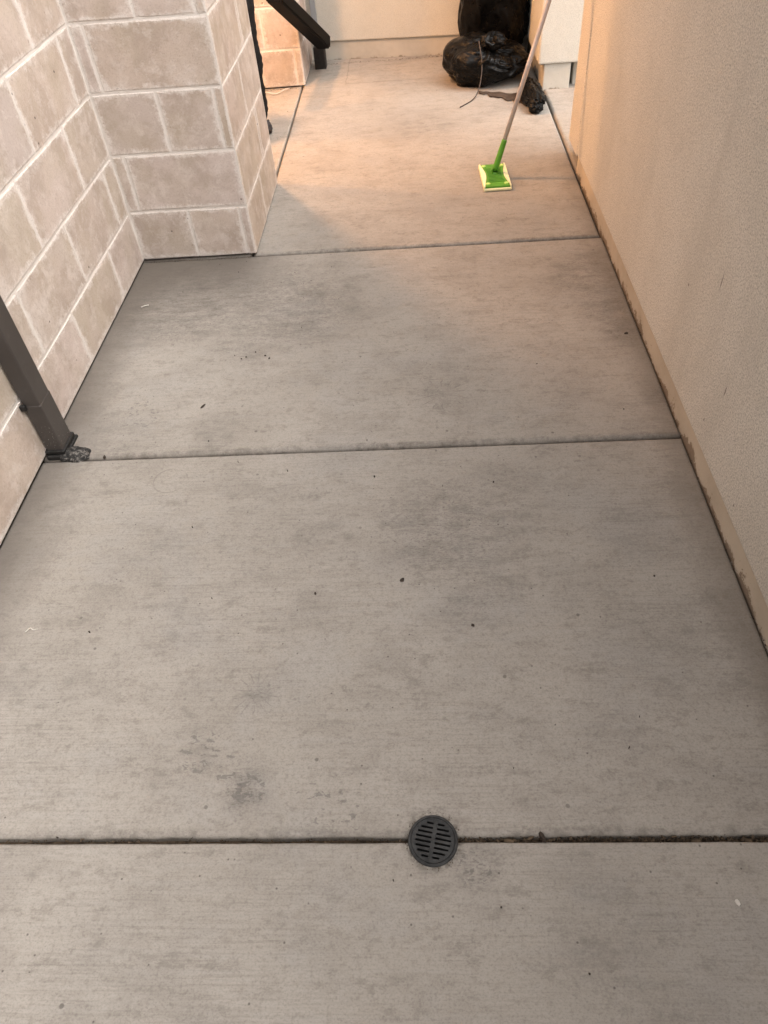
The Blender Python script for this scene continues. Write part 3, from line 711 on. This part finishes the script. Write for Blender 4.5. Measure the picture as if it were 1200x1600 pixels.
bm = tube_bm([BOT+dv*s for s in (0.0, 0.012, L1-0.006, L1)], [0.0125, 0.0135, 0.0115, 0.0108], 20); mop_part('socket', bm, M['green'])
ys = [L1-0.004]; seg = [0.36, 0.66, 0.95]; pts, rr = [], []
for s in (L1-0.004, 0.40, 0.402, 0.408, 0.41, 0.72, 0.722, 0.728, 0.73, L2):
    pts.append(BOT+dv*s); rr.append(0.0105 if s in (0.402, 0.408, 0.722, 0.728) else 0.0096)
mop_part('pole', tube_bm(pts, rr, 20), M['pole'])
# pole end cap resting on the wall
mop_part('end_cap', tube_bm([BOT+dv*s for s in (L2+0.0005, L2+0.02, L2+0.026)], [0.0112, 0.0112, 0.006], 16), M['green'])
# swivel joint: yoke and pin
for sgn in (-1, 1):
    bm = box_bm(BOT.x+sgn*0.012-0.003, BOT.x+sgn*0.012+0.003, BOT.y-0.013, BOT.y+0.013, 0.018, 0.050, 0.002, 2); mop_part('yoke', bm, M['green'], False)
bm = tube_bm([BOT+Vector((-0.017, 0, 0)), BOT+Vector((0.017, 0, 0))], 0.006, 14); mop_part('pin', bm, M['green'])
bm = tube_bm([(BOT.x, BOT.y, 0.0255), (BOT.x, BOT.y, 0.033)], [0.021, 0.014], 20); mop_part('swivel_base', bm, M['green'])

# ------------------------------------------------------------------ drain
dr = thing('drain_grate', 'round dark grey slotted drain grate set in the joint nearest the camera', 'drain', (DC.x, DC.y, 0))
bm = lathe([(DR-0.004, -0.004), (DR-0.001, -0.003), (DR-0.0005, 0.0022), (DR-0.0022, 0.0036), (DR-0.0048, 0.0036), (DR-0.0056, 0.0022), (DR-0.0064, 0.0022), (DR-0.0072, 0.0038), (0.0005, 0.0041)], 64)
gp = link('grate', bm_mesh('grate', bm), M['drain'], dr)
bm = bmesh.new(); ANG = math.radians(-11.5)
for k in range(8):
    o_ = (k-3.5)*0.0083
    h = math.sqrt(max(0, 0.0345**2-o_*o_))
    L = max(0.008, h-0.0032-0.002); 
    for sgn in (-1, 1):
        cx0 = 0.0032+L/2; r_ = bmesh.ops.create_cone(bm, cap_ends=True, segments=12, radius1=0.0020, radius2=0.0020, depth=0.05)
        for v in r_['verts']:
            if v.co.x > 0: v.co.x += L/2-0.002
            else: v.co.x -= L/2-0.002
            v.co.x += sgn*cx0; v.co.y += -o_ 
bmesh.ops.rotate(bm, verts=bm.verts, cent=(0, 0, 0), matrix=Matrix.Rotation(ANG, 3, 'Z'))
ct = link('cutter', bm_mesh('cutter', bm), None, None, (DC.x, DC.y, 0)); cut(gp, ct); bpy.data.objects.remove(ct)
bm = bmesh.new(); n = 48
A = [bm.verts.new(((DR-0.005)*math.cos(2*math.pi*k/n), (DR-0.005)*math.sin(2*math.pi*k/n), -0.004)) for k in range(n)]
B = [bm.verts.new((v.co.x, v.co.y, -0.14)) for v in A]
for k in range(n): bm.faces.new((A[k], B[k], B[(k+1) % n], A[(k+1) % n]))
bm.faces.new(B)
link('drain_pipe', bm_mesh('drain_pipe', bm), M['void'], dr)

# ------------------------------------------------------------------ litter
def flake(bm, c, l, w, h, rot, seed):
    r = random.Random(seed); n = 7; up_ = []; lo_ = []
    for k in range(n):
        a = 2*math.pi*k/n + r.uniform(-.25, .25); f = r.uniform(.75, 1.15)
        x, y = math.cos(a)*l/2*f, math.sin(a)*w/2*f
        X = x*math.cos(rot)-y*math.sin(rot); Y = x*math.sin(rot)+y*math.cos(rot)
        up_.append(bm.verts.new((c[0]+X*.9, c[1]+Y*.9, c[2]+h*r.uniform(.7, 1.1)))); lo_.append(bm.verts.new((c[0]+X, c[1]+Y, c[2])))
    bm.faces.new(up_); bm.faces.new(lo_[::-1])
    for k in range(n): bm.faces.new((lo_[k], lo_[(k+1) % n], up_[(k+1) % n], up_[k]))
def litter(name, label, cat, x, y, l, w, h, rot, mat, z=0.0015, group=None, seed=0):
    bm = bmesh.new(); flake(bm, (0, 0, 0), l, w, h, rot, seed)
    o = link(name, bm_mesh(name, bm), mat, None, (x, y, z)); return tag(o, label, cat, group)
G_ = 'dark chips scattered on the paving'
litter('wood_chip', 'brown oblong chip on the slab just beyond the downspout joint', 'chip', -0.683, 1.739, .024, .008, .003, 1.15, M['chip'], .0045, G_, 1)
litter('wood_chip', 'largest dark square chip in the middle of the big near slab', 'chip', -0.07, 1.05, .013, .010, .003, 0.6, M['chip'], .0015, G_, 2)
litter('wood_chip', 'dark chip lower right of the square chip on the near slab', 'chip', 0.088, 0.918, .009, .006, .003, -0.5, M['chip'], .0015, G_, 3)
litter('wood_chip', 'small dark pointed chip left of the square chip on the near slab', 'chip', -0.274, 1.017, .006, .008, .003, 0.1, M['chip'], .0015, G_, 4)
litter('wood_chip', 'dark chip by the foot of the right stucco wall', 'chip', 0.651, 2.025, .013, .009, .003, 0.2, M['chip'], .0045, G_, 5)
litter('wood_chip', 'dark bark chip stuck upright in the joint right of the drain', 'chip', 0.182, 0.464, .022, .009, .010, -1.1, M['chip'], -.003, G_, 6)
litter('wood_chip', 'dark chip standing in the joint end by the downspout boot', 'chip', -0.932, 1.526, .008, .014, .006, 0.3, M['chip'], .001, G_, 7)
litter('petal', 'white petal on the slab nearest the camera at right', 'petal', 0.489, 0.358, .007, .012, .002, 0.35, M['white'], .001)
for i, (x, y, s) in enumerate(((-0.601, 1.982, .005), (-0.587, 1.991, .006), (-0.559, 2.018, .006), (-0.523, 1.994, .007), (-0.508, 1.978, .007))):
    litter('seed', 'tiny dark seed in a loose row of five before the near pier', 'seed', x, y, s, s*.8, .003, i, M['chip'], .0045, 'seeds in a loose row on the slab', 20+i)
def twig(label, pts, r, mat, name='twig', cat='twig'):
    o = link(name, bm_mesh(name, tube_bm(smooth(pts, 4), r, 6), True), mat); return tag(o, label, cat)
twig('white curled paper shred on the near slab at left', [(-0.946, 0.925, .003), (-0.936, 0.935, .006), (-0.928, 0.931, .004), (-0.918, 0.934, .003)], .0011, M['white'], 'paper_shred', 'shred')
twig('pale splinter lying on the slab near the inner corner of the block wall', [(-1.030, 2.338, .006), (-1.016, 2.344, .008), (-1.004, 2.350, .007)], .0022, M['white'], 'splinter', 'splinter')
twig('thin dry twig by the foot of the far orange pier', [(-0.90, 4.66, .012), (-0.86, 4.63, .02), (-0.81, 4.62, .012), (-0.77, 4.66, .018), (-0.74, 4.70, .014)], .003, M['white'])
# dirt crumbs lying in the joints and against the wall feet: uncountable
bm = bmesh.new(); rd = random.Random(11)
def crumb(x, y, z, s):
    vs4 = [bm.verts.new((x+rd.uniform(-s, s), y+rd.uniform(-s, s), z+rd.uniform(-s*.5, s*.9))) for _ in range(4)]
    for f in ((0, 1, 2), (0, 3, 1), (1, 3, 2), (2, 3, 0)): bm.faces.new([vs4[k] for k in f])
for _ in range(1500):
    x = rd.uniform(0.03, 0.69) if rd.random() < .8 else rd.uniform(-1.09, -0.06)
    crumb(x, 0.461+rd.gauss(0, .0032), -0.008+rd.uniform(-.006, .004), rd.uniform(.0012, .0042))
for _ in range(320):
    y = rd.uniform(0.5, 3.3); crumb(0.697+rd.gauss(0, .003), y, -0.004+rd.uniform(-.006, .006), rd.uniform(.001, .0035))
for _ in range(130):
    a_ = rd.uniform(0, 6.283); r_ = DR+abs(rd.gauss(0, .004)); crumb(DC.x+math.cos(a_)*r_, DC.y+math.sin(a_)*r_, .001, rd.uniform(.0006, .002))
for _ in range(260): crumb(rd.uniform(-1.08, -.66), 2.682+rd.gauss(-.004, .004), .005, rd.uniform(.001, .003))
for _ in range(260): crumb(rd.uniform(-1.1, -.66), 4.725+rd.gauss(-.006, .006), .005, rd.uniform(.001, .004))
for _ in range(300): crumb(rd.uniform(-.55, .2), 5.14+rd.gauss(0, .006)-0.08*0, .007, rd.uniform(.001, .004))
tag(link('dirt_crumbs', bm_mesh('dirt_crumbs', bm), M['soil']), 'loose brown dirt crumbs packed in the paving joints and wall feet', 'dirt', None, 'stuff')
bm = bmesh.new()
for i in range(70):
    flake(bm, (rd.uniform(-1.0, .6), rd.uniform(0.2, 4.6), 0.0065 if 0 else 0.0), rd.uniform(.0015, .0045), rd.uniform(.001, .0025), .0075, rd.uniform(0, 6), 100+i)
tag(link('specks', bm_mesh('specks', bm), M['chip']), 'tiny dark specks of litter strewn over the concrete', 'litter', None, 'stuff')
bm = bmesh.new()
for i in range(9):
    flake(bm, (rd.uniform(.10, .66), 0.461+rd.uniform(-.004, .004), -.004), rd.uniform(.010, .022), rd.uniform(.004, .007), .002, rd.uniform(-.5, .5), 400+i)
tag(link('leaf_bits', bm_mesh('leaf_bits', bm), M['leafb']), 'dry brown leaf bits caught in the joint by the drain', 'leaf bits', None, 'stuff')
